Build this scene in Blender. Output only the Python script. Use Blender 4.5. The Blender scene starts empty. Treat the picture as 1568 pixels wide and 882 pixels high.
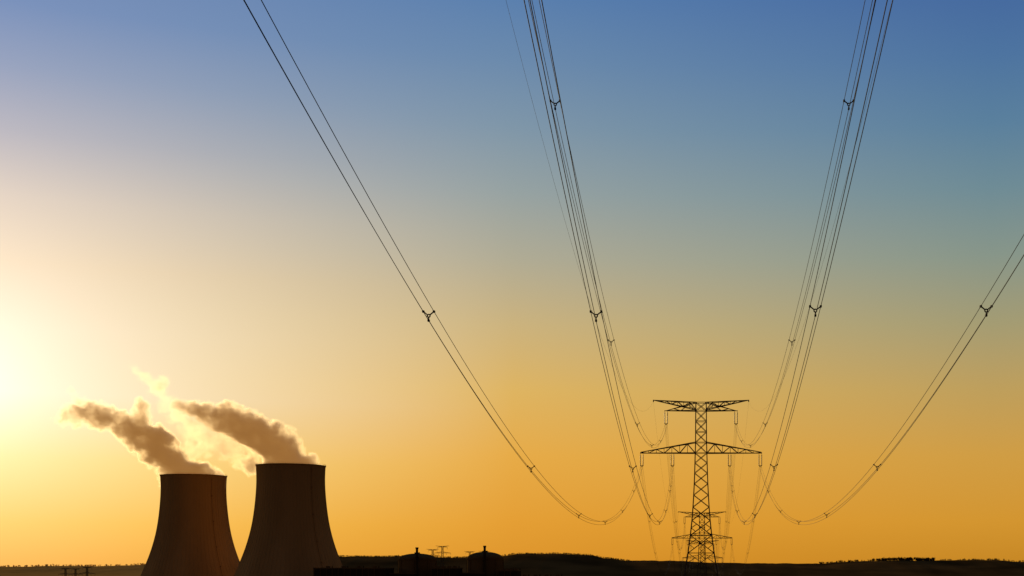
import bpy, bmesh, math, random
from mathutils import Vector, noise as mnoise
random.seed(7)
scene = bpy.context.scene
CAMZ = 1.7

def lin(c):
    o=[]
    for v in c:
        v/=255.0
        o.append(v/12.92 if v<=0.04045 else ((v+0.055)/1.055)**2.4)
    return (o[0],o[1],o[2],1.0)

# ---------------------------------------------------------------- materials
def make_mat(name, c1, c2, scale=1.0, rough=0.85, metal=0.0, stretch=(1,1,1), detail=6, bump=0.0, spec=0.0):
    m=bpy.data.materials.new(name); m.use_nodes=True
    nt=m.node_tree; b=nt.nodes['Principled BSDF']
    tc=nt.nodes.new('ShaderNodeTexCoord'); mp=nt.nodes.new('ShaderNodeMapping')
    mp.inputs['Scale'].default_value=stretch
    nz=nt.nodes.new('ShaderNodeTexNoise'); nz.inputs['Scale'].default_value=scale; nz.inputs['Detail'].default_value=detail
    rp=nt.nodes.new('ShaderNodeValToRGB')
    rp.color_ramp.elements[0].position=0.32; rp.color_ramp.elements[0].color=(*c1,1)
    rp.color_ramp.elements[1].position=0.68; rp.color_ramp.elements[1].color=(*c2,1)
    nt.links.new(tc.outputs['Object'],mp.inputs['Vector']); nt.links.new(mp.outputs[0],nz.inputs['Vector'])
    nt.links.new(nz.outputs[0],rp.inputs[0]); nt.links.new(rp.outputs[0],b.inputs['Base Color'])
    b.inputs['Roughness'].default_value=rough; b.inputs['Metallic'].default_value=metal
    b.inputs['Specular IOR Level'].default_value=spec
    if bump:
        bp=nt.nodes.new('ShaderNodeBump'); bp.inputs['Distance'].default_value=bump
        nt.links.new(nz.outputs[0],bp.inputs['Height']); nt.links.new(bp.outputs[0],b.inputs['Normal'])
    return m
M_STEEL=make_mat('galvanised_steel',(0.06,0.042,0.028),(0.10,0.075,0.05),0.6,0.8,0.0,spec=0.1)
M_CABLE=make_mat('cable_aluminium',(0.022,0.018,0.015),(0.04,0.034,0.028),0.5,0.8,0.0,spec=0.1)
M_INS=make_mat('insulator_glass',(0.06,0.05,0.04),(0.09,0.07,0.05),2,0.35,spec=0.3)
M_CONC=make_mat('tower_concrete',(0.37,0.20,0.06),(0.47,0.26,0.08),0.03,0.95,0,(1,1,0.15),8,0.3)  # concrete tone warmed and raised in place of haze around the towers
M_LADDER=make_mat('ladder_steel',(0.32,0.175,0.055),(0.38,0.21,0.065),0.1,0.9)
M_CONC2=make_mat('plant_concrete',(0.11,0.065,0.022),(0.16,0.095,0.035),0.05,0.9)
M_CLAD=make_mat('plant_cladding',(0.04,0.025,0.011),(0.06,0.038,0.016),0.05,0.9)
M_GLASS=make_mat('window_glass',(0.02,0.02,0.02),(0.03,0.03,0.03),0.5,0.2,spec=0.3)
M_FIELD=make_mat('field_soil_grass',(0.045,0.040,0.016),(0.085,0.065,0.028),0.004,1.0)
M_HILL=make_mat('hill_woodland',(0.075,0.036,0.009),(0.17,0.08,0.02),0.006,1.0,stretch=(1,1,4))  # woodland brown, lightened and warmed to suggest distance haze
M_HILLFAR_HAZED=make_mat('hill_far_hazed',(0.6,0.28,0.05),(0.75,0.36,0.07),0.01,1.0)  # pale orange base colour stands in for haze over the far ridge
M_LEAF=make_mat('foliage',(0.05,0.03,0.009),(0.09,0.052,0.016),0.05,1.0)

# ---------------------------------------------------------------- mesh helper
class MB:
    def __init__(s): s.v=[]; s.f=[]; s.m=[]
    def strut(s,p,q,w,mi=0):
        p=Vector(p); q=Vector(q); d=(q-p)
        if d.length<1e-6: return
        d.normalize()
        up=Vector((0,0,1)) if abs(d.z)<0.9 else Vector((0,1,0))
        a=d.cross(up).normalized()*w*0.5; b=d.cross(a).normalized()*w*0.5
        n=len(s.v)
        for c in (p,q):
            s.v += [c+a+b,c-a+b,c-a-b,c+a-b]
        for i in range(4):
            j=(i+1)%4; s.f.append((n+i,n+j,n+4+j,n+4+i)); s.m.append(mi)
        s.f.append((n+3,n+2,n+1,n)); s.f.append((n+4,n+5,n+6,n+7)); s.m+= [mi,mi]
    def tube(s,pts,r,sides=6,mi=0):
        n0=len(s.v); N=len(pts)
        for i,p in enumerate(pts):
            p=Vector(p)
            d=(Vector(pts[min(i+1,N-1)])-Vector(pts[max(i-1,0)])).normalized()
            up=Vector((0,0,1)) if abs(d.z)<0.9 else Vector((1,0,0))
            a=d.cross(up).normalized(); b=d.cross(a).normalized()
            for k in range(sides):
                t=2*math.pi*k/sides
                s.v.append(p+a*math.cos(t)*r+b*math.sin(t)*r)
        for i in range(N-1):
            for k in range(sides):
                k2=(k+1)%sides
                s.f.append((n0+i*sides+k,n0+i*sides+k2,n0+(i+1)*sides+k2,n0+(i+1)*sides+k)); s.m.append(mi)
    def lathe(s,prof,c,sides=32,mi=0,closed=False):
        n0=len(s.v); c=Vector(c)
        for r,z in prof:
            for k in range(sides):
                t=2*math.pi*k/sides
                s.v.append(c+Vector((r*math.cos(t),r*math.sin(t),z)))
        for i in range(len(prof)-1):
            for k in range(sides):
                k2=(k+1)%sides
                s.f.append((n0+i*sides+k,n0+i*sides+k2,n0+(i+1)*sides+k2,n0+(i+1)*sides+k)); s.m.append(mi)
    def box(s,x0,x1,y0,y1,z0,z1,mi=0):
        n=len(s.v)
        s.v += [Vector(p) for p in ((x0,y0,z0),(x1,y0,z0),(x1,y1,z0),(x0,y1,z0),(x0,y0,z1),(x1,y0,z1),(x1,y1,z1),(x0,y1,z1))]
        for f in ((3,2,1,0),(4,5,6,7),(0,1,5,4),(1,2,6,5),(2,3,7,6),(3,0,4,7)):
            s.f.append(tuple(n+i for i in f)); s.m.append(mi)
    def obj(s,name,mats,loc=(0,0,0),smooth=False,parent=None):
        me=bpy.data.meshes.new(name); me.from_pydata([tuple(v) for v in s.v],[],s.f); 
        for m in mats: me.materials.append(m)
        me.polygons.foreach_set('material_index',s.m)
        if smooth: me.polygons.foreach_set('use_smooth',[True]*len(me.polygons))
        me.update()
        o=bpy.data.objects.new(name,me); o.location=loc
        scene.collection.objects.link(o)
        if parent: o.parent=parent
        return o

# ---------------------------------------------------------------- terrain
def ground_z(x,y):
    r=math.hypot(x,max(y,0.0))
    pts=[(0,0),(60,-0.3),(403,-8.0),(806,-23.5),(1209,-32.0),(1700,-35.0),(1e6,-35.0)]
    if y<0: r=abs(x)*0.6
    for (a,za),(b,zb) in zip(pts,pts[1:]):
        if r<=b:
            t=(r-a)/(b-a); return za+(zb-za)*t
    return -35
def build_ground():
    me=MB(); rings=[0.0]+[4*1.115**i for i in range(84)]
    rings=[r for r in rings if r<32000]+[36000]
    S=96
    for r in rings:
        for k in range(S):
            t=2*math.pi*k/S; x=r*math.cos(t); y=r*math.sin(t)
            z=ground_z(x,y)
            if r>30: z+=mnoise.noise(Vector((x/180,y/180,0)))*min(1.2,r/300)
            me.v.append(Vector((x,y,z)))
    for i in range(len(rings)-1):
        for k in range(S):
            k2=(k+1)%S
            me.f.append((i*S+k,(i+1)*S+k,(i+1)*S+k2,i*S+k2)); me.m.append(0)
    return me.obj('ground',[M_FIELD],smooth=True)
build_ground()

def interp(pts,x):
    if x<=pts[0][0]: return pts[0][1]
    for (a,za),(b,zb) in zip(pts,pts[1:]):
        if x<=b:
            t=(x-a)/(b-a); t=t*t*(3-2*t); return za+(zb-za)*t
    return pts[-1][1]

def build_hill(name,y0,prof,mat,step=12,front=900,back=1500,rough=1.0):
    me=MB(); xs=[]; x=prof[0][0]
    while x<=prof[-1][0]: xs.append(x); x+=step
    rows=[(-1,0),(-0.7,0.2),(-0.4,0.55),(-0.18,0.85),(-0.06,0.97),(0,1.0),(0.1,0.93),(0.4,0.6),(1,0)]
    for s,h in rows:
        for x in xs:
            zr=interp(prof,x)
            yy=y0+(front*s if s<0 else back*s)+60*mnoise.noise(Vector((x/400,s*2,3)))
            z=-37+(zr+37)*h
            z+=rough*mnoise.noise(Vector((x/30,yy/30,1)))*1.6*h+rough*0.9*mnoise.noise(Vector((x/11,yy/9,5)))*h
            me.v.append(Vector((x,yy,z)))
    W=len(xs)
    for i in range(len(rows)-1):
        for k in range(W-1):
            me.f.append((i*W+k,i*W+k+1,(i+1)*W+k+1,(i+1)*W+k)); me.m.append(0)
    return me.obj(name,[mat],smooth=True)

P1=[(-1760,-38),(-1600,-10),(-1450,20),(-1250,36),(-1165,39),(-1000,38),(-940,40),(-780,35),(-640,40),(-580,47),(-470,48),(-370,44),(-300,33),(-240,26),(-80,25),(40,18),(200,12),(500,2),(800,-20)]
build_hill('hill',4500,P1,M_HILL)
P2=[(-900,-30),(-500,0),(-100,16),(60,20),(180,18),(390,17),(450,22),(540,25),(640,28),(740,27),(800,28),(960,29),(1040,23),(1200,26),(1500,30),(2200,38),(3400,10)]
build_hill('hill',4700,P2,M_HILL)
P3=[(-9000,-10),(-6500,12),(-4200,10),(-3700,10),(-3500,8),(-3350,9),(-3200,13),(-3000,12),(-2700,18),(-2400,22),(-1800,12),(-900,-20)]
build_hill('hill',7000,P3,M_HILLFAR_HAZED)

# ---------------------------------------------------------------- forests (one mass each)
def crown(me,c,rx,rz,n,leaf):
    c=Vector(c)
    me.strut(c-Vector((0,0,rz*1.5)),c,rx*0.12)
    for _ in range(3):
        me.strut(c-Vector((0,0,rz*0.5)),c+Vector((random.uniform(-.6,.6)*rx,random.uniform(-.6,.6)*rx,random.uniform(0,.6)*rz)),rx*0.06)
    lobes=[(Vector((random.uniform(-.55,.55)*rx,random.uniform(-.55,.55)*rx,random.uniform(-.4,.5)*rz)),random.uniform(.35,.6)) for _ in range(6)]
    for _ in range(n):
        l,r=random.choice(lobes)
        d=Vector((random.gauss(0,1),random.gauss(0,1),random.gauss(0,1))).normalized()*random.random()**0.4*r
        p=c+l+Vector((d.x*rx,d.y*rx,d.z*rz))
        a=Vector((random.gauss(0,1),random.gauss(0,1),random.gauss(0,1))).normalized()*leaf
        b=Vector((random.gauss(0,1),random.gauss(0,1),random.gauss(0,1))).normalized()*leaf
        k=len(me.v); me.v+=[p,p+a,p+b]; me.f.append((k,k+1,k+2)); me.m.append(0)
def forest(name,y0,prof,xr,n,h=(8,13),leafs=60,mat=M_LEAF):
    me=MB()
    for _ in range(n):
        x=random.uniform(*xr); rz=random.uniform(*h)*0.5; rx=rz*random.uniform(0.8,1.3)
        z=interp(prof,x)
        crown(me,(x,y0+random.uniform(-60,30),z+rz*0.55),rx,rz,leafs,rz*0.4)
    return me.obj(name,[mat])
forest('forest',4500,P1,(-1250,-230),600,(3,6),40)
forest('forest',4700,P2,(560,760),110,(8,15),70)
forest('forest',4700,P2,(380,560),40,(5,10),60)
forest('forest',4700,P2,(780,1300),170,(3,8),45)
forest('forest',7000,P3,(-3700,-2300),220,(6,14),45,M_HILLFAR_HAZED)

# ---------------------------------------------------------------- pylon
def build_pylon(name,loc,zl=42.3,zu=54.3,ztop=57.3,member=1.0):
    me=MB(); L=0.28*member; B=0.14*member
    prof=[(0,11.6),(8,9.3),(14,7.4),(21,5.5),(28,4.4),(35,3.7),(zl,3.3),(zl+3,3.1),(zu,3.0),(zu+2.3,2.9)]
    def half(z):
        for (a,wa),(b,wb) in zip(prof,prof[1:]):
            if z<=b: return (wa+(wb-wa)*(z-a)/(b-a))/2
        return prof[-1][1]/2
    levels=[0,8,14,19,23.2,27,30.4,33.6,36.6,39.5,zl,zl+3]
    n=max(3,int(round((zu-zl-3)/3.0)))
    levels+= [zl+3+(zu-zl-3)*(i+1)/n for i in range(n)]
    levels+= [zu+2.3]
    for a,b in zip(levels,levels[1:]):
        ha,hb=half(a),half(b)
        ca=[(-ha,-ha,a),(ha,-ha,a),(ha,ha,a),(-ha,ha,a)]
        cb=[(-hb,-hb,b),(hb,-hb,b),(hb,hb,b),(-hb,hb,b)]
        for i in range(4):
            j=(i+1)%4
            me.strut(ca[i],cb[i],L)
            me.strut(ca[i],cb[j],B); me.strut(ca[j],cb[i],B)
            if a in (0,8,14) or b>zl-1 : me.strut(cb[i],cb[j],B)
            if a<20:
                A=Vector(ca[i]);A2=Vector(ca[j]);C=Vector(cb[i]);C2=Vector(cb[j]); X=(A+C2)/2*0.5+(A2+C)/2*0.5
                me.strut((A+C)/2,(A+X)/2,B*.8); me.strut((A+C)/2,(C+X)/2,B*.8)
                me.strut((A2+C2)/2,(A2+X)/2,B*.8); me.strut((A2+C2)/2,(C2+X)/2,B*.8)
    for sx in (-1,1):
        for sy in (-1,1):
            me.box(sx*5.8-0.6,sx*5.8+0.6,sy*5.8-0.6,sy*5.8+0.6,-1.5,0.35)
    def arm(sx,zb,root_t,tip,n,tipz,rw):
        hb=half(zb)
        rb=[Vector((sx*hb,-rw,zb)),Vector((sx*hb,rw,zb))]
        rt=[Vector((sx*hb,-rw,root_t)),Vector((sx*hb,rw,root_t))]
        tb=Vector((sx*tip,0,zb)); tt=Vector((sx*tip,0,tipz))
        for y in (0,1):
            me.strut(rb[y],tb,L*0.8); me.strut(rt[y],tt,L*0.8)
        me.strut(tb,tt,L*0.8)
        for i in range(n):
            t=i/n; t2=(i+1)/n
            for y in (0,1):
                b0=rb[y].lerp(tb,t); b1=rb[y].lerp(tb,t2); u0=rt[y].lerp(tt,t); u1=rt[y].lerp(tt,t2)
                if i%2==0: me.strut(b0,u1,B)
                else: me.strut(u0,b1,B)
                me.strut(b1,u1,B*0.8)
            me.strut(rb[0].lerp(tb,t),rb[1].lerp(tb,t2),B*0.8); me.strut(rb[1].lerp(tb,t2),rb[0].lerp(tb,t2),B*0.8)
            me.strut(rt[0].lerp(tt,t2),rt[1].lerp(tt,t2),B*0.7)
    for sx in (-1,1):
        arm(sx,zl,zl+3.0,17.1,7,zl+0.25,1.6)
        hb=half(zu); w=1.5
        for y in (-1,1):
            r0=Vector((sx*hb,y*w,zu)); e=Vector((sx*9.9,0,zu)); r1=Vector((sx*hb,y*w,zu+2.3)); tip=Vector((sx*13.5,0,ztop))
            r0b=Vector((sx*hb,y*w,zu+0.35))
            me.strut(r0,e,L*0.8); me.strut(r1,e,L*0.6)
            me.strut(r1,tip,L*0.7); me.strut(r0b,tip,L*0.7)
            N=7
            for i in range(N-1):
                b0=r0b.lerp(tip,i/N); b1=r0b.lerp(tip,(i+1)/N); u0=r1.lerp(tip,i/N); u1=r1.lerp(tip,(i+1)/N)
                me.strut(*((u0,b1) if i%2 else (b0,u1)),B)
                me.strut(b1,u1,B*.7)
            N=4
            for i in range(N-1):
                b0=r0.lerp(e,i/N); b1=r0.lerp(e,(i+1)/N); u0=r1.lerp(e,i/N); u1=r1.lerp(e,(i+1)/N)
                me.strut(*((u0,b1) if i%2 else (b0,u1)),B*.8)
        me.strut((sx*13.5,0,ztop+.1),(sx*13.5,0,ztop-0.5),L)
    def strings(x,zt,zb):
        for dx in (-0.38,0.38):
            me.tube([(x+dx,0,zt),(x+dx,0,zt-0.5)],0.05,6,0)
            k=14; pr=[]
            for i in range(k):
                z0=-0.5-(zt-zb-1.0)*i/k; z1=-0.5-(zt-zb-1.0)*(i+0.6)/k
                pr+=[(0.05,z0),(0.15,z0-0.03),(0.15,z1),(0.05,z1-0.02)]
            me.lathe(pr,(x+dx,0,zt),8,1)
        me.strut((x-0.5,0,zb+0.45),(x+0.5,0,zb+0.45),0.16)
        me.strut((x-0.42,0,zb+0.45),(x,0,zb+0.1),0.1); me.strut((x+0.42,0,zb+0.45),(x,0,zb+0.1),0.1)
        me.strut((x-0.33,0,zb+0.15),(x+0.33,0,zb+0.15),0.1); me.strut((x,0,zb+0.15),(x,0,zb-0.4),0.08)
        me.strut((x-0.5,0,zt),(x+0.5,0,zt),0.18)
    for sx in (-1,1):
        strings(sx*16.8,zl,zl-4.0); strings(sx*8.1,zl,zl-4.0); strings(sx*9.9,zu,zu-4.1)
    return me.obj(name,[M_STEEL,M_INS],loc)
Xc=-0.65
F1=CAMZ-9.7
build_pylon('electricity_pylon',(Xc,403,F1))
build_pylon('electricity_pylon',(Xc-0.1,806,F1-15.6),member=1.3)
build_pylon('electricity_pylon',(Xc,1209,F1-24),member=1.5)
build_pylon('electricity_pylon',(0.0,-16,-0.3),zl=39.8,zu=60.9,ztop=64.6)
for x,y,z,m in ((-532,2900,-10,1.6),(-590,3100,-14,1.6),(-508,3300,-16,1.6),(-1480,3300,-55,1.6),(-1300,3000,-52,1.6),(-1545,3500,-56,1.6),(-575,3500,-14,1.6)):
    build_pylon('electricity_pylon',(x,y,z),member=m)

# ---------------------------------------------------------------- conductors
R_C=0.021
def wire_pts(Xf,hf,d0,d1,step=4):
    n=int((d1-d0)/step); return [(Xf(d0+(d1-d0)*i/n),d0+(d1-d0)*i/n,hf(d0+(d1-d0)*i/n)+CAMZ) for i in range(n+1)]
def spacer(me,x,y,z,offs):
    c=Vector((x,y,z-0.1))
    for k in range(10):
        a=2*math.pi*k/10; b=2*math.pi*(k+1)/10
        me.strut(c+Vector((math.cos(a)*.09,0,math.sin(a)*.09)),c+Vector((math.cos(b)*.09,0,math.sin(b)*.09)),0.07)
    for ox,oz in offs:
        p=Vector((x+ox,y,z+oz)); d=(p-c).normalized()
        me.strut(c+d*0.08,p,0.07); me.strut(p-Vector((0,.12,0)),p+Vector((0,.12,0)),0.12)
OFFS=[(-0.33,0.16),(0.33,0.16),(0.0,-0.40)]
def phase(X0,X1,hmin,dmin,a,hend_far,spacers,hl):
    me=MB()
    Xf=lambda d: X0+(X1-X0)*(d-60)/(403-60)
    H=lambda d: hmin+a*(d-dmin)**2
    he=H(403)
    for ox,oz in OFFS:
        p=wire_pts(lambda d:Xf(d)+ox,lambda d:H(d)+oz,20,403,4)
        p=[(x,y,z+(hl-he)*((y-20)/383)**3) for x,y,z in p]
        m=2*a*(20-dmin); start=[(Xf(t)+ox,t,H(20)+m*(t-20)+oz+CAMZ) for t in (-16,-4,8)]
        me.tube(start+p,R_C,6)
        for (da,db,ha,hb) in ((403,806,hl,hl-15.6),(806,1209,hl-15.6,hl-24)):
            pts=[]
            for i in range(61):
                t=i/60; d=da+(db-da)*t
                pts.append((X1+ox,d,ha+(hb-ha)*t-a*(db-da)**2*t*(1-t)+oz+CAMZ))
            me.tube(pts,R_C*1.1,5)
    for d in spacers:
        spacer(me,Xf(d),d,H(d)+(hl-he)*(max(0,d-20)/383)**3+CAMZ,OFFS)
    for i in range(1,7):
        t=i/7; d=403+403*t
        spacer(me,X1,d,hl-15.6*t-a*403**2*t*(1-t)+CAMZ,OFFS)
    return me.obj('power_line',[M_CABLE])
sp=[34,88,141,196,250,305,356]; spu=[45,100,161,226,290,350]
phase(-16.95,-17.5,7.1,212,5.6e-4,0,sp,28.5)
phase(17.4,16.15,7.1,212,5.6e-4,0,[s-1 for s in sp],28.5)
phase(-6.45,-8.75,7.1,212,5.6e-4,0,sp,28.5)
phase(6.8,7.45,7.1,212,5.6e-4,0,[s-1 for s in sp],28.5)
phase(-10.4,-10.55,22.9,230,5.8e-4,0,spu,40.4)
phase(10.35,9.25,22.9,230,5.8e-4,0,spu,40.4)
def earth(X0,X1):
    me=MB(); a=5.4e-4
    H=lambda d:31+a*(d-230)**2
    he=H(403); hl=47.2
    p=wire_pts(lambda d:X0+(X1-X0)*(d-60)/343,H,20,403,4)
    p=[(x,y,z+(hl-he)*((y-20)/383)**3) for x,y,z in p]
    m=2*a*(20-230)
    p=[(X0,t,H(20)+m*(t-20)+CAMZ) for t in (-16,0)]+p
    me.tube(p,0.011,6)
    for (da,db,ha,hb) in ((403,806,hl,hl-15.6),(806,1209,hl-15.6,hl-24)):
        me.tube([(X1,da+(db-da)*i/60,ha+(hb-ha)*i/60-a*.8*(db-da)**2*(i/60)*(1-i/60)+CAMZ) for i in range(61)],0.012,5)
    me.obj('earth_wire',[M_CABLE])
earth(-13.9,-14.15); earth(13.4,12.85)

# ---------------------------------------------------------------- cooling towers
def cooling_tower(loc):
    me=MB()
    prof=[(76.5,9),(72.5,17),(68.5,25.5),(65.0,34),(61.8,42),(57.2,54),(52.6,68),(48.2,85),(45.2,102),(43.1,120),(41.9,136),(41.6,148),(41.9,158),(42.3,164.0)]
    fine=[]
    P=[prof[0]]+prof+[prof[-1]]
    for i in range(1,len(P)-2):
        for k in range(4):
            t=k/4; pt=[]
            for c in (0,1):
                p0,p1,p2,p3=P[i-1][c],P[i][c],P[i+1][c],P[i+2][c]
                pt.append(0.5*(2*p1+(p2-p0)*t+(2*p0-5*p1+4*p2-p3)*t*t+(3*p1-p0-3*p2+p3)*t**3))
            fine.append(tuple(pt))
    fine.append(prof[-1])
    S=128
    ring=[(42.3,164.0),(43.1,164.0),(43.1,165.0),(41.2,165.0)]
    inner=[(r-0.9,z) for r,z in reversed(fine)]
    me.lathe(fine+ring+inner+[(76.5,9)],(0,0,0),S,0)
    for k in range(72):
        t=2*math.pi*k/72; c,s=math.cos(t),math.sin(t)
        me.tube([((r+0.05)*c,(r+0.05)*s,z) for r,z in fine[::2]],0.2,4,0)
    n=44
    for k in range(n):
        t0=2*math.pi*k/n; t1=2*math.pi*(k+.5)/n; t2=2*math.pi*(k+1)/n
        a=(80*math.cos(t0),80*math.sin(t0),0); b=(76*math.cos(t1),76*math.sin(t1),9.4); c=(80*math.cos(t2),80*math.sin(t2),0)
        me.strut(a,b,1.1); me.strut(b,c,1.1)
    me.lathe([(84,-2),(84,1.5),(83,1.5),(83,-2)],(0,0,0),64,0)
    t=math.radians(-38); c,s=math.cos(t),math.sin(t)
    me.tube([((r+0.3)*c,(r+0.3)*s,z) for r,z in fine],0.35,6,1)
    for r,z in prof[2::2]:
        me.box((r+1)*c-.7,(r+1)*c+.7,(r+1)*s-.7,(r+1)*s+.7,z-.3,z+1.2,1)
    for k in range(96):
        t=2*math.pi*k/96; me.strut((43*math.cos(t),43*math.sin(t),165),(43*math.cos(t),43*math.sin(t),166.2),0.12,1)
    me.lathe([(43.0,166.2),(43.1,166.2),(43.1,166.35),(43.0,166.35)],(0,0,0),96,1)
    o=me.obj('cooling_tower',[M_CONC,M_LADDER],loc,smooth=False)
    fl=[len(p.vertices)==4 and p.index<S*(len(fine)-1) for p in o.data.polygons]
    o.data.polygons.foreach_set('use_smooth',fl)
    return o
T1=(-522,1800,-33.5); T2=(-688,1920,-38.5)
cooling_tower(T1); cooling_tower(T2)

# ---------------------------------------------------------------- plant buildings
def reactor(loc,R,wall,dome,stack_dx,stack_top,stack_r):
    me=MB()
    prof=[(R,0),(R,wall-2),(R+0.6,wall-2),(R+0.6,wall)]
    for i in range(0,11):
        t=i/10*math.pi/2
        prof.append((max(0.01,(R-0.3)*math.cos(t)),wall+dome*math.sin(t)))
    me.lathe(prof,(0,0,0),48,0)
    for k in range(8):
        t=2*math.pi*k/8; me.strut(((R+.3)*math.cos(t),(R+.3)*math.sin(t),0),((R+.3)*math.cos(t),(R+.3)*math.sin(t),wall-2),1.4,0)
    me.lathe([(stack_r,0),(stack_r*0.9,stack_top-2),(stack_r*1.15,stack_top-2),(stack_r*1.15,stack_top),(stack_r*0.7,stack_top)],(stack_dx,-R-4,0),20,1)
    me.lathe([(stack_r*1.5,stack_top*0.8),(stack_r*1.5,stack_top*.8+.8)],(stack_dx,-R-4,0),20,1)
    me.box(-R-9,R*0.2,-R-16,-R+6,0,wall*0.62,1); me.box(R*0.25,R+12,-R-14,-R+8,0,wall*0.5,1)
    me.box(-R-9.4,R*0.2+.4,-R-16.4,-R+6.4,wall*0.62+0.003,wall*0.62+1,0)
    for i in range(8):
        me.box(-R-6+i*3.8,-R-4+i*3.8,-R-16.1,-R-15.9,wall*0.3,wall*0.42,2)
    me.box(-3,3,-2,2,wall+dome-.6,wall+dome+1.3,1)
    return me.obj('reactor_building',[M_CONC2,M_CLAD,M_GLASS],loc)
reactor((-346,1720,-35),22.5,48,6.5,5,61.5,1.6)
reactor((-264,1720,-35),21.5,49,7.5,3.5,63.5,1.6)
def hall(x0,x1,y0,y1,z,h,name='turbine_hall'):
    me=MB(); me.box(0,x1-x0,0,y1-y0,0,h,0)
    me.box(-.5,x1-x0+.5,-.5,y1-y0+.5,h+.003,h+1.2,1)
    n=int((x1-x0)/7)
    for i in range(n):
        me.box(2+i*7,6+i*7,-.12,.05,h*0.62,h*0.78,2)
        me.box(2+i*7,6+i*7,-.12,.05,h*0.25,h*0.42,2)
        me.box(0.6+i*7,1.2+i*7,-.35,-.003,0,h,1)
    for i in range(4):
        xx=(x1-x0)*(0.15+0.22*i); me.box(xx,xx+4,8,12,h+1.203,h+3.2,1); me.tube([(xx+7,9,h+1.2),(xx+7,9,h+3.4)],0.6,10,0)
    me.obj(name,[M_CLAD,M_CONC2,M_GLASS],(x0,y0,z))
hall(-455,-372,1660,1710,-35,36)
hall(-318,-288,1660,1700,-35,36)
hall(-240,-218,1660,1700,-35,33)
hall(-218,-160,1640,1690,-35,26,'workshop_building')

# ---------------------------------------------------------------- steam plumes (real volumes)
def steam_mat(name,dens,col,aniso,emi):
    m=bpy.data.materials.new(name); m.use_nodes=True; nt=m.node_tree
    nt.nodes.clear(); o=nt.nodes.new('ShaderNodeOutputMaterial'); v=nt.nodes.new('ShaderNodeVolumePrincipled')
    v.inputs['Density'].default_value=dens; v.inputs['Color'].default_value=col; v.inputs['Anisotropy'].default_value=aniso
    # warm emission stands in for repeated scattering inside the cloud, proportional to its density
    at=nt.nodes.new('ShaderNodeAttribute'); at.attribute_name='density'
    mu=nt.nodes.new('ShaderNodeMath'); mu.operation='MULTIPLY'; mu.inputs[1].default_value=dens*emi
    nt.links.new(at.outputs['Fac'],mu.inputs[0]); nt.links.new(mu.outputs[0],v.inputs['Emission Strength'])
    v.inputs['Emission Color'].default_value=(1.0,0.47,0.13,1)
    nt.links.new(v.outputs[0],o.inputs['Volume']); return m
M_STEAM=steam_mat('steam',0.15,(0.97,0.85,0.62,1),0.6,0.17)

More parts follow.
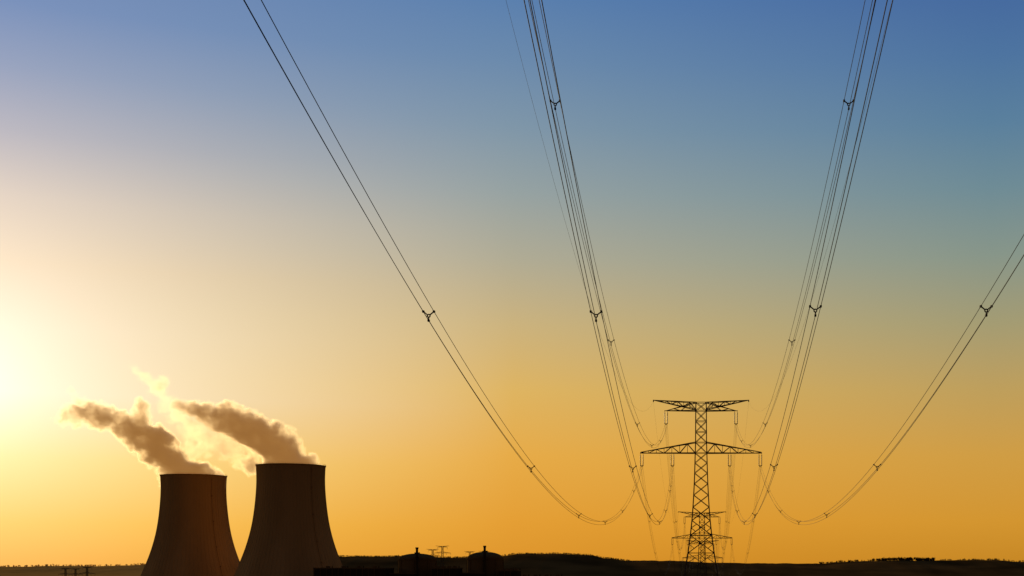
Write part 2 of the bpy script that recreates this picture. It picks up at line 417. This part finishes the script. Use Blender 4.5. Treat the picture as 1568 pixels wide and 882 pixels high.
def plume(chains,seed,voxel=1.3):
    pts=[];rad=[];den=[]
    for ch in chains:
        for (a,b) in zip(ch,ch[1:]):
            L=(Vector(b[:3])-Vector(a[:3])).length; n=max(2,int(L/3))
            for i in range(n):
                t=i/n
                pts.append(Vector(a[:3]).lerp(Vector(b[:3]),t)); rad.append(a[3]+(b[3]-a[3])*t); den.append(a[4]+(b[4]-a[4])*t)
        pts.append(Vector(ch[-1][:3])); rad.append(ch[-1][3]); den.append(ch[-1][4])
    me=bpy.data.meshes.new('steam_plume'); me.from_pydata([tuple(p) for p in pts],[],[])
    for nm,arr in (('rad',rad),('dens',den)):
        at=me.attributes.new(nm,'FLOAT','POINT'); at.data.foreach_set('value',arr)
    o=bpy.data.objects.new('steam_plume',me); scene.collection.objects.link(o)
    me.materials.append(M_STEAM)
    mn=[min(p[i]-r*1.5 for p,r in zip(pts,rad))-6 for i in range(3)]
    mx=[max(p[i]+r*1.5 for p,r in zip(pts,rad))+6 for i in range(3)]
    ng=bpy.data.node_groups.new('steam_nodes','GeometryNodeTree')
    ng.interface.new_socket('Geometry',in_out='INPUT',socket_type='NodeSocketGeometry')
    ng.interface.new_socket('Geometry',in_out='OUTPUT',socket_type='NodeSocketGeometry')
    N=ng.nodes; Lk=ng.links.new
    gi=N.new('NodeGroupInput'); go=N.new('NodeGroupOutput')
    vc=N.new('GeometryNodeVolumeCube')
    vc.inputs['Min'].default_value=mn; vc.inputs['Max'].default_value=mx
    for ax,i in (('X',0),('Y',1),('Z',2)): vc.inputs['Resolution '+ax].default_value=max(8,int((mx[i]-mn[i])/voxel))
    pos=N.new('GeometryNodeInputPosition')
    nw=N.new('ShaderNodeTexNoise'); nw.inputs['Scale'].default_value=0.035; nw.inputs['Detail'].default_value=2
    off=N.new('ShaderNodeVectorMath'); off.operation='ADD'; off.inputs[1].default_value=(seed*37.1,seed*11.3,seed*5.7)
    Lk(pos.outputs[0],off.inputs[0]); Lk(off.outputs[0],nw.inputs['Vector'])
    sub=N.new('ShaderNodeVectorMath'); sub.operation='SUBTRACT'; sub.inputs[1].default_value=(.5,.5,.5); Lk(nw.outputs['Color'],sub.inputs[0])
    scl=N.new('ShaderNodeVectorMath'); scl.operation='SCALE'; scl.inputs['Scale'].default_value=18.0; Lk(sub.outputs[0],scl.inputs[0])
    wp=N.new('ShaderNodeVectorMath'); wp.operation='ADD'; Lk(pos.outputs[0],wp.inputs[0]); Lk(scl.outputs[0],wp.inputs[1])
    sn=N.new('GeometryNodeSampleNearest'); Lk(gi.outputs[0],sn.inputs['Geometry']); Lk(wp.outputs[0],sn.inputs['Sample Position'])
    def sidx(dt,src):
        s=N.new('GeometryNodeSampleIndex'); s.data_type=dt; Lk(gi.outputs[0],s.inputs['Geometry']); Lk(sn.outputs[0],s.inputs['Index'])
        Lk(src,s.inputs['Value']); return s.outputs[0]
    def named(nm):
        a=N.new('GeometryNodeInputNamedAttribute'); a.data_type='FLOAT'; a.inputs['Name'].default_value=nm; return a.outputs[0]
    pp=sidx('FLOAT_VECTOR',pos.outputs[0]); rr=sidx('FLOAT',named('rad')); dd=sidx('FLOAT',named('dens'))
    dist=N.new('ShaderNodeVectorMath'); dist.operation='DISTANCE'; Lk(wp.outputs[0],dist.inputs[0]); Lk(pp,dist.inputs[1])
    def math_(op,a,b=None,c=None):
        m=N.new('ShaderNodeMath'); m.operation=op
        for i,x in enumerate((a,b,c)):
            if x is None: continue
            if isinstance(x,(int,float)): m.inputs[i].default_value=x
            else: Lk(x,m.inputs[i])
        return m.outputs[0]
    q=math_('DIVIDE',dist.outputs['Value'],rr)
    nz=N.new('ShaderNodeTexNoise'); nz.inputs['Scale'].default_value=0.065; nz.inputs['Detail'].default_value=8; nz.inputs['Roughness'].default_value=0.66
    Lk(off.outputs[0],nz.inputs['Vector'])
    # thin wisps are eroded more strongly than the dense core
    amp=math_('SUBTRACT',5.6,math_('MULTIPLY',dd,2.2))
    nn=math_('MULTIPLY',math_('SUBTRACT',nz.outputs[0],0.5),amp)
    v=math_('ADD',math_('SUBTRACT',math_('ADD',math_('MULTIPLY',dd,0.5),0.55),q),nn)
    v=math_('SUBTRACT',v,math_('MULTIPLY',math_('MAXIMUM',math_('SUBTRACT',q,1.1),0.0),4.0))
    v=math_('MULTIPLY',v,2.6); v=math_('MINIMUM',math_('MAXIMUM',v,0.0),1.0)
    v=math_('MULTIPLY',v,dd)
    Lk(v,vc.inputs['Density'])
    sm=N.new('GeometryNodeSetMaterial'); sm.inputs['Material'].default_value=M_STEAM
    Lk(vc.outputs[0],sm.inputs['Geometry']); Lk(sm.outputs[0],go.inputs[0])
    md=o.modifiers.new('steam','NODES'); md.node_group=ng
    return o
zt=131.5
x1,y1=T1[0],T1[1]
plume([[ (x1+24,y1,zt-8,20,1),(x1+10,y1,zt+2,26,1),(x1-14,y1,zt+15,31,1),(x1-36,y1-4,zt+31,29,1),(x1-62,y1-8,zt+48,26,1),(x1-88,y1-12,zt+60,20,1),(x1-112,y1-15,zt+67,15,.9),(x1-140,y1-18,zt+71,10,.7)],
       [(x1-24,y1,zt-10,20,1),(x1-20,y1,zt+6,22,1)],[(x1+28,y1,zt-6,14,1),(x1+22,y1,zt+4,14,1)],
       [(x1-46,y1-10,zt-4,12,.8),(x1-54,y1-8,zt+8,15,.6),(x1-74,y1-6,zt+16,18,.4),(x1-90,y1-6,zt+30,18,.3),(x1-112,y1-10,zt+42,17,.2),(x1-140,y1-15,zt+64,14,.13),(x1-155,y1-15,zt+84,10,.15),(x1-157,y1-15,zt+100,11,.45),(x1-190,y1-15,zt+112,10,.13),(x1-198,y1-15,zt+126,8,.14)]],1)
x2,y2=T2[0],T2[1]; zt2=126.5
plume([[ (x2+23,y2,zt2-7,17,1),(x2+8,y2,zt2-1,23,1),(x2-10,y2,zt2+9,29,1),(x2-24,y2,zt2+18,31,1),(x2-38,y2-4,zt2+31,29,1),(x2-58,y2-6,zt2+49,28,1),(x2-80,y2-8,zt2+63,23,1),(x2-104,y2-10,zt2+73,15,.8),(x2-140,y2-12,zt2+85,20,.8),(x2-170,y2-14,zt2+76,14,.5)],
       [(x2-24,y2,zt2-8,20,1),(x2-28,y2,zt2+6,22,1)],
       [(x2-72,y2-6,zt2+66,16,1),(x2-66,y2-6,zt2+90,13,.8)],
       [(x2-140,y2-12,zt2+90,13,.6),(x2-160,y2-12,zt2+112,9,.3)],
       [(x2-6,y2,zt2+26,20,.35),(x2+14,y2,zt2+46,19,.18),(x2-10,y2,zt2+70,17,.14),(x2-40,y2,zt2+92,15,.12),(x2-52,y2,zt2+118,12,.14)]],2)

# ---------------------------------------------------------------- sun and sky
SAZ=math.radians(-27.6); SEL=math.radians(6.5)
S=Vector((math.sin(SAZ)*math.cos(SEL),math.cos(SAZ)*math.cos(SEL),math.sin(SEL)))
sl=bpy.data.lights.new('sun','SUN'); sl.energy=3.0; sl.angle=math.radians(0.5); sl.color=(1.0,0.74,0.40)
so=bpy.data.objects.new('sun',sl); so.rotation_euler=S.to_track_quat('Z','Y').to_euler(); scene.collection.objects.link(so)

w=bpy.data.worlds.new('World'); scene.world=w; w.use_nodes=True; nt=w.node_tree; nt.nodes.clear()
N=nt.nodes; Lk=nt.links.new
out=N.new('ShaderNodeOutputWorld'); bg=N.new('ShaderNodeBackground'); Lk(bg.outputs[0],out.inputs[0])
tc=N.new('ShaderNodeTexCoord'); sx=N.new('ShaderNodeSeparateXYZ'); Lk(tc.outputs['Generated'],sx.inputs[0])
def m_(op,a,b=None,c=None,clamp=False):
    m=N.new('ShaderNodeMath'); m.operation=op; m.use_clamp=clamp
    for i,x in enumerate((a,b,c)):
        if x is None: continue
        if isinstance(x,(int,float)): m.inputs[i].default_value=x
        else: Lk(x,m.inputs[i])
    return m.outputs[0]
X,Y,Z=sx.outputs
hor=m_('MAXIMUM',m_('SQRT',m_('ADD',m_('MULTIPLY',X,X),m_('MULTIPLY',Y,Y))),1e-4)
te=m_('DIVIDE',Z,hor)
ef=m_('MULTIPLY',te,1/0.7,clamp=True)
sh=Vector((S.x,S.y)).normalized()
ca=m_('DIVIDE',m_('ADD',m_('MULTIPLY',X,sh.x),m_('MULTIPLY',Y,sh.y)),hor)
ang=m_('MULTIPLY',m_('ARCCOSINE',m_('MINIMUM',m_('MAXIMUM',ca,-1.0),1.0)),180/math.pi)
def ramp(stops):
    r=N.new('ShaderNodeValToRGB'); cr=r.color_ramp
    cr.interpolation='LINEAR'
    while len(cr.elements)>1: cr.elements.remove(cr.elements[-1])
    cr.elements[0].position=stops[0][0]/0.7; cr.elements[0].color=lin(stops[0][1])
    for p,c in stops[1:]:
        e=cr.elements.new(p/0.7); e.color=lin(c)
    Lk(ef,r.inputs[0]); return r.outputs[0]
def ys(k,cols):
    E=[.0046,.032,.078,.124,.170,.2158,.2617,.3076,.3535,.399]
    return [(e*k,c) for e,c in zip(E,cols)]
near=ramp(ys(.9,[(238,172,56),(248,195,76),(253,224,138),(254,240,206),(252,234,202),(245,220,186),(224,206,190),(184,180,190),(148,160,190),(118,143,188)])+[(.6,(76,105,152))])
mid=ramp(ys(1,[(218,145,38),(226,155,46),(230,169,66),(222,179,94),(203,178,124),(176,171,148),(150,162,162),(126,150,169),(106,138,173),(88,127,175)])+[(.65,(58,92,140))])
far=ramp(ys(1,[(200,136,36),(212,149,46),(209,157,66),(191,159,91),(164,156,115),(136,150,137),(111,140,150),(90,128,158),(77,116,161),(68,105,160)])+[(.65,(50,82,132))])
back=ramp([(0,(120,80,38)),(.1,(118,82,46)),(.3,(80,68,62)),(.65,(40,52,80))])
def mapr(a,lo,hi,smooth=True):
    r=N.new('ShaderNodeMapRange'); r.interpolation_type='SMOOTHSTEP' if smooth else 'LINEAR'
    r.inputs['From Min'].default_value=lo; r.inputs['From Max'].default_value=hi; Lk(a,r.inputs['Value']); return r.outputs[0]
def mix(f,a,b,t='MIX'):
    x=N.new('ShaderNodeMix'); x.data_type='RGBA'; x.blend_type=t
    if isinstance(f,(int,float)): x.inputs[0].default_value=f
    else: Lk(f,x.inputs[0])
    Lk(a,x.inputs[6]); Lk(b,x.inputs[7]); return x.outputs[2]
c=mix(mapr(ang,0,20,False),near,mid); c=mix(mapr(ang,20,39,False),c,far); c=mix(mapr(ang,50,110),c,back)
dt=N.new('ShaderNodeVectorMath'); dt.operation='DOT_PRODUCT'; dt.inputs[1].default_value=S; Lk(tc.outputs['Generated'],dt.inputs[0])
a3=m_('MULTIPLY',m_('ARCCOSINE',m_('MINIMUM',m_('MAXIMUM',dt.outputs['Value'],-1.0),1.0)),180/math.pi)
gl=m_('MULTIPLY',m_('EXPONENT',m_('MULTIPLY',a3,-1/3.6)),0.5)
gs=N.new('ShaderNodeVectorMath'); gs.operation='SCALE'; gs.inputs[0].default_value=(0.8,0.78,0.8); Lk(gl,gs.inputs['Scale'])
sky=N.new('ShaderNodeTexSky'); sky.sky_type='NISHITA'; sky.sun_disc=False; sky.sun_elevation=SEL; sky.sun_rotation=SAZ
sc=N.new('ShaderNodeVectorMath'); sc.operation='SCALE'; sc.inputs['Scale'].default_value=0.06; Lk(sky.outputs[0],sc.inputs[0])
c=mix(0.03,c,sc.outputs[0])
ad=N.new('ShaderNodeVectorMath'); ad.operation='ADD'; Lk(c,ad.inputs[0]); Lk(gs.outputs[0],ad.inputs[1])
Lk(ad.outputs[0],bg.inputs['Color']); bg.inputs['Strength'].default_value=1.0

# ---------------------------------------------------------------- camera
cam=bpy.data.cameras.new('camera'); co=bpy.data.objects.new('camera',cam); scene.collection.objects.link(co)
co.location=(0,0,CAMZ); co.rotation_euler=(math.radians(90),0,0)
cam.sensor_width=36; cam.lens=50; cam.shift_x=-293/1568; cam.shift_y=429/1568
cam.clip_start=0.1; cam.clip_end=60000
scene.camera=co
scene.view_settings.view_transform='Standard'; scene.view_settings.look='None'; scene.view_settings.exposure=0
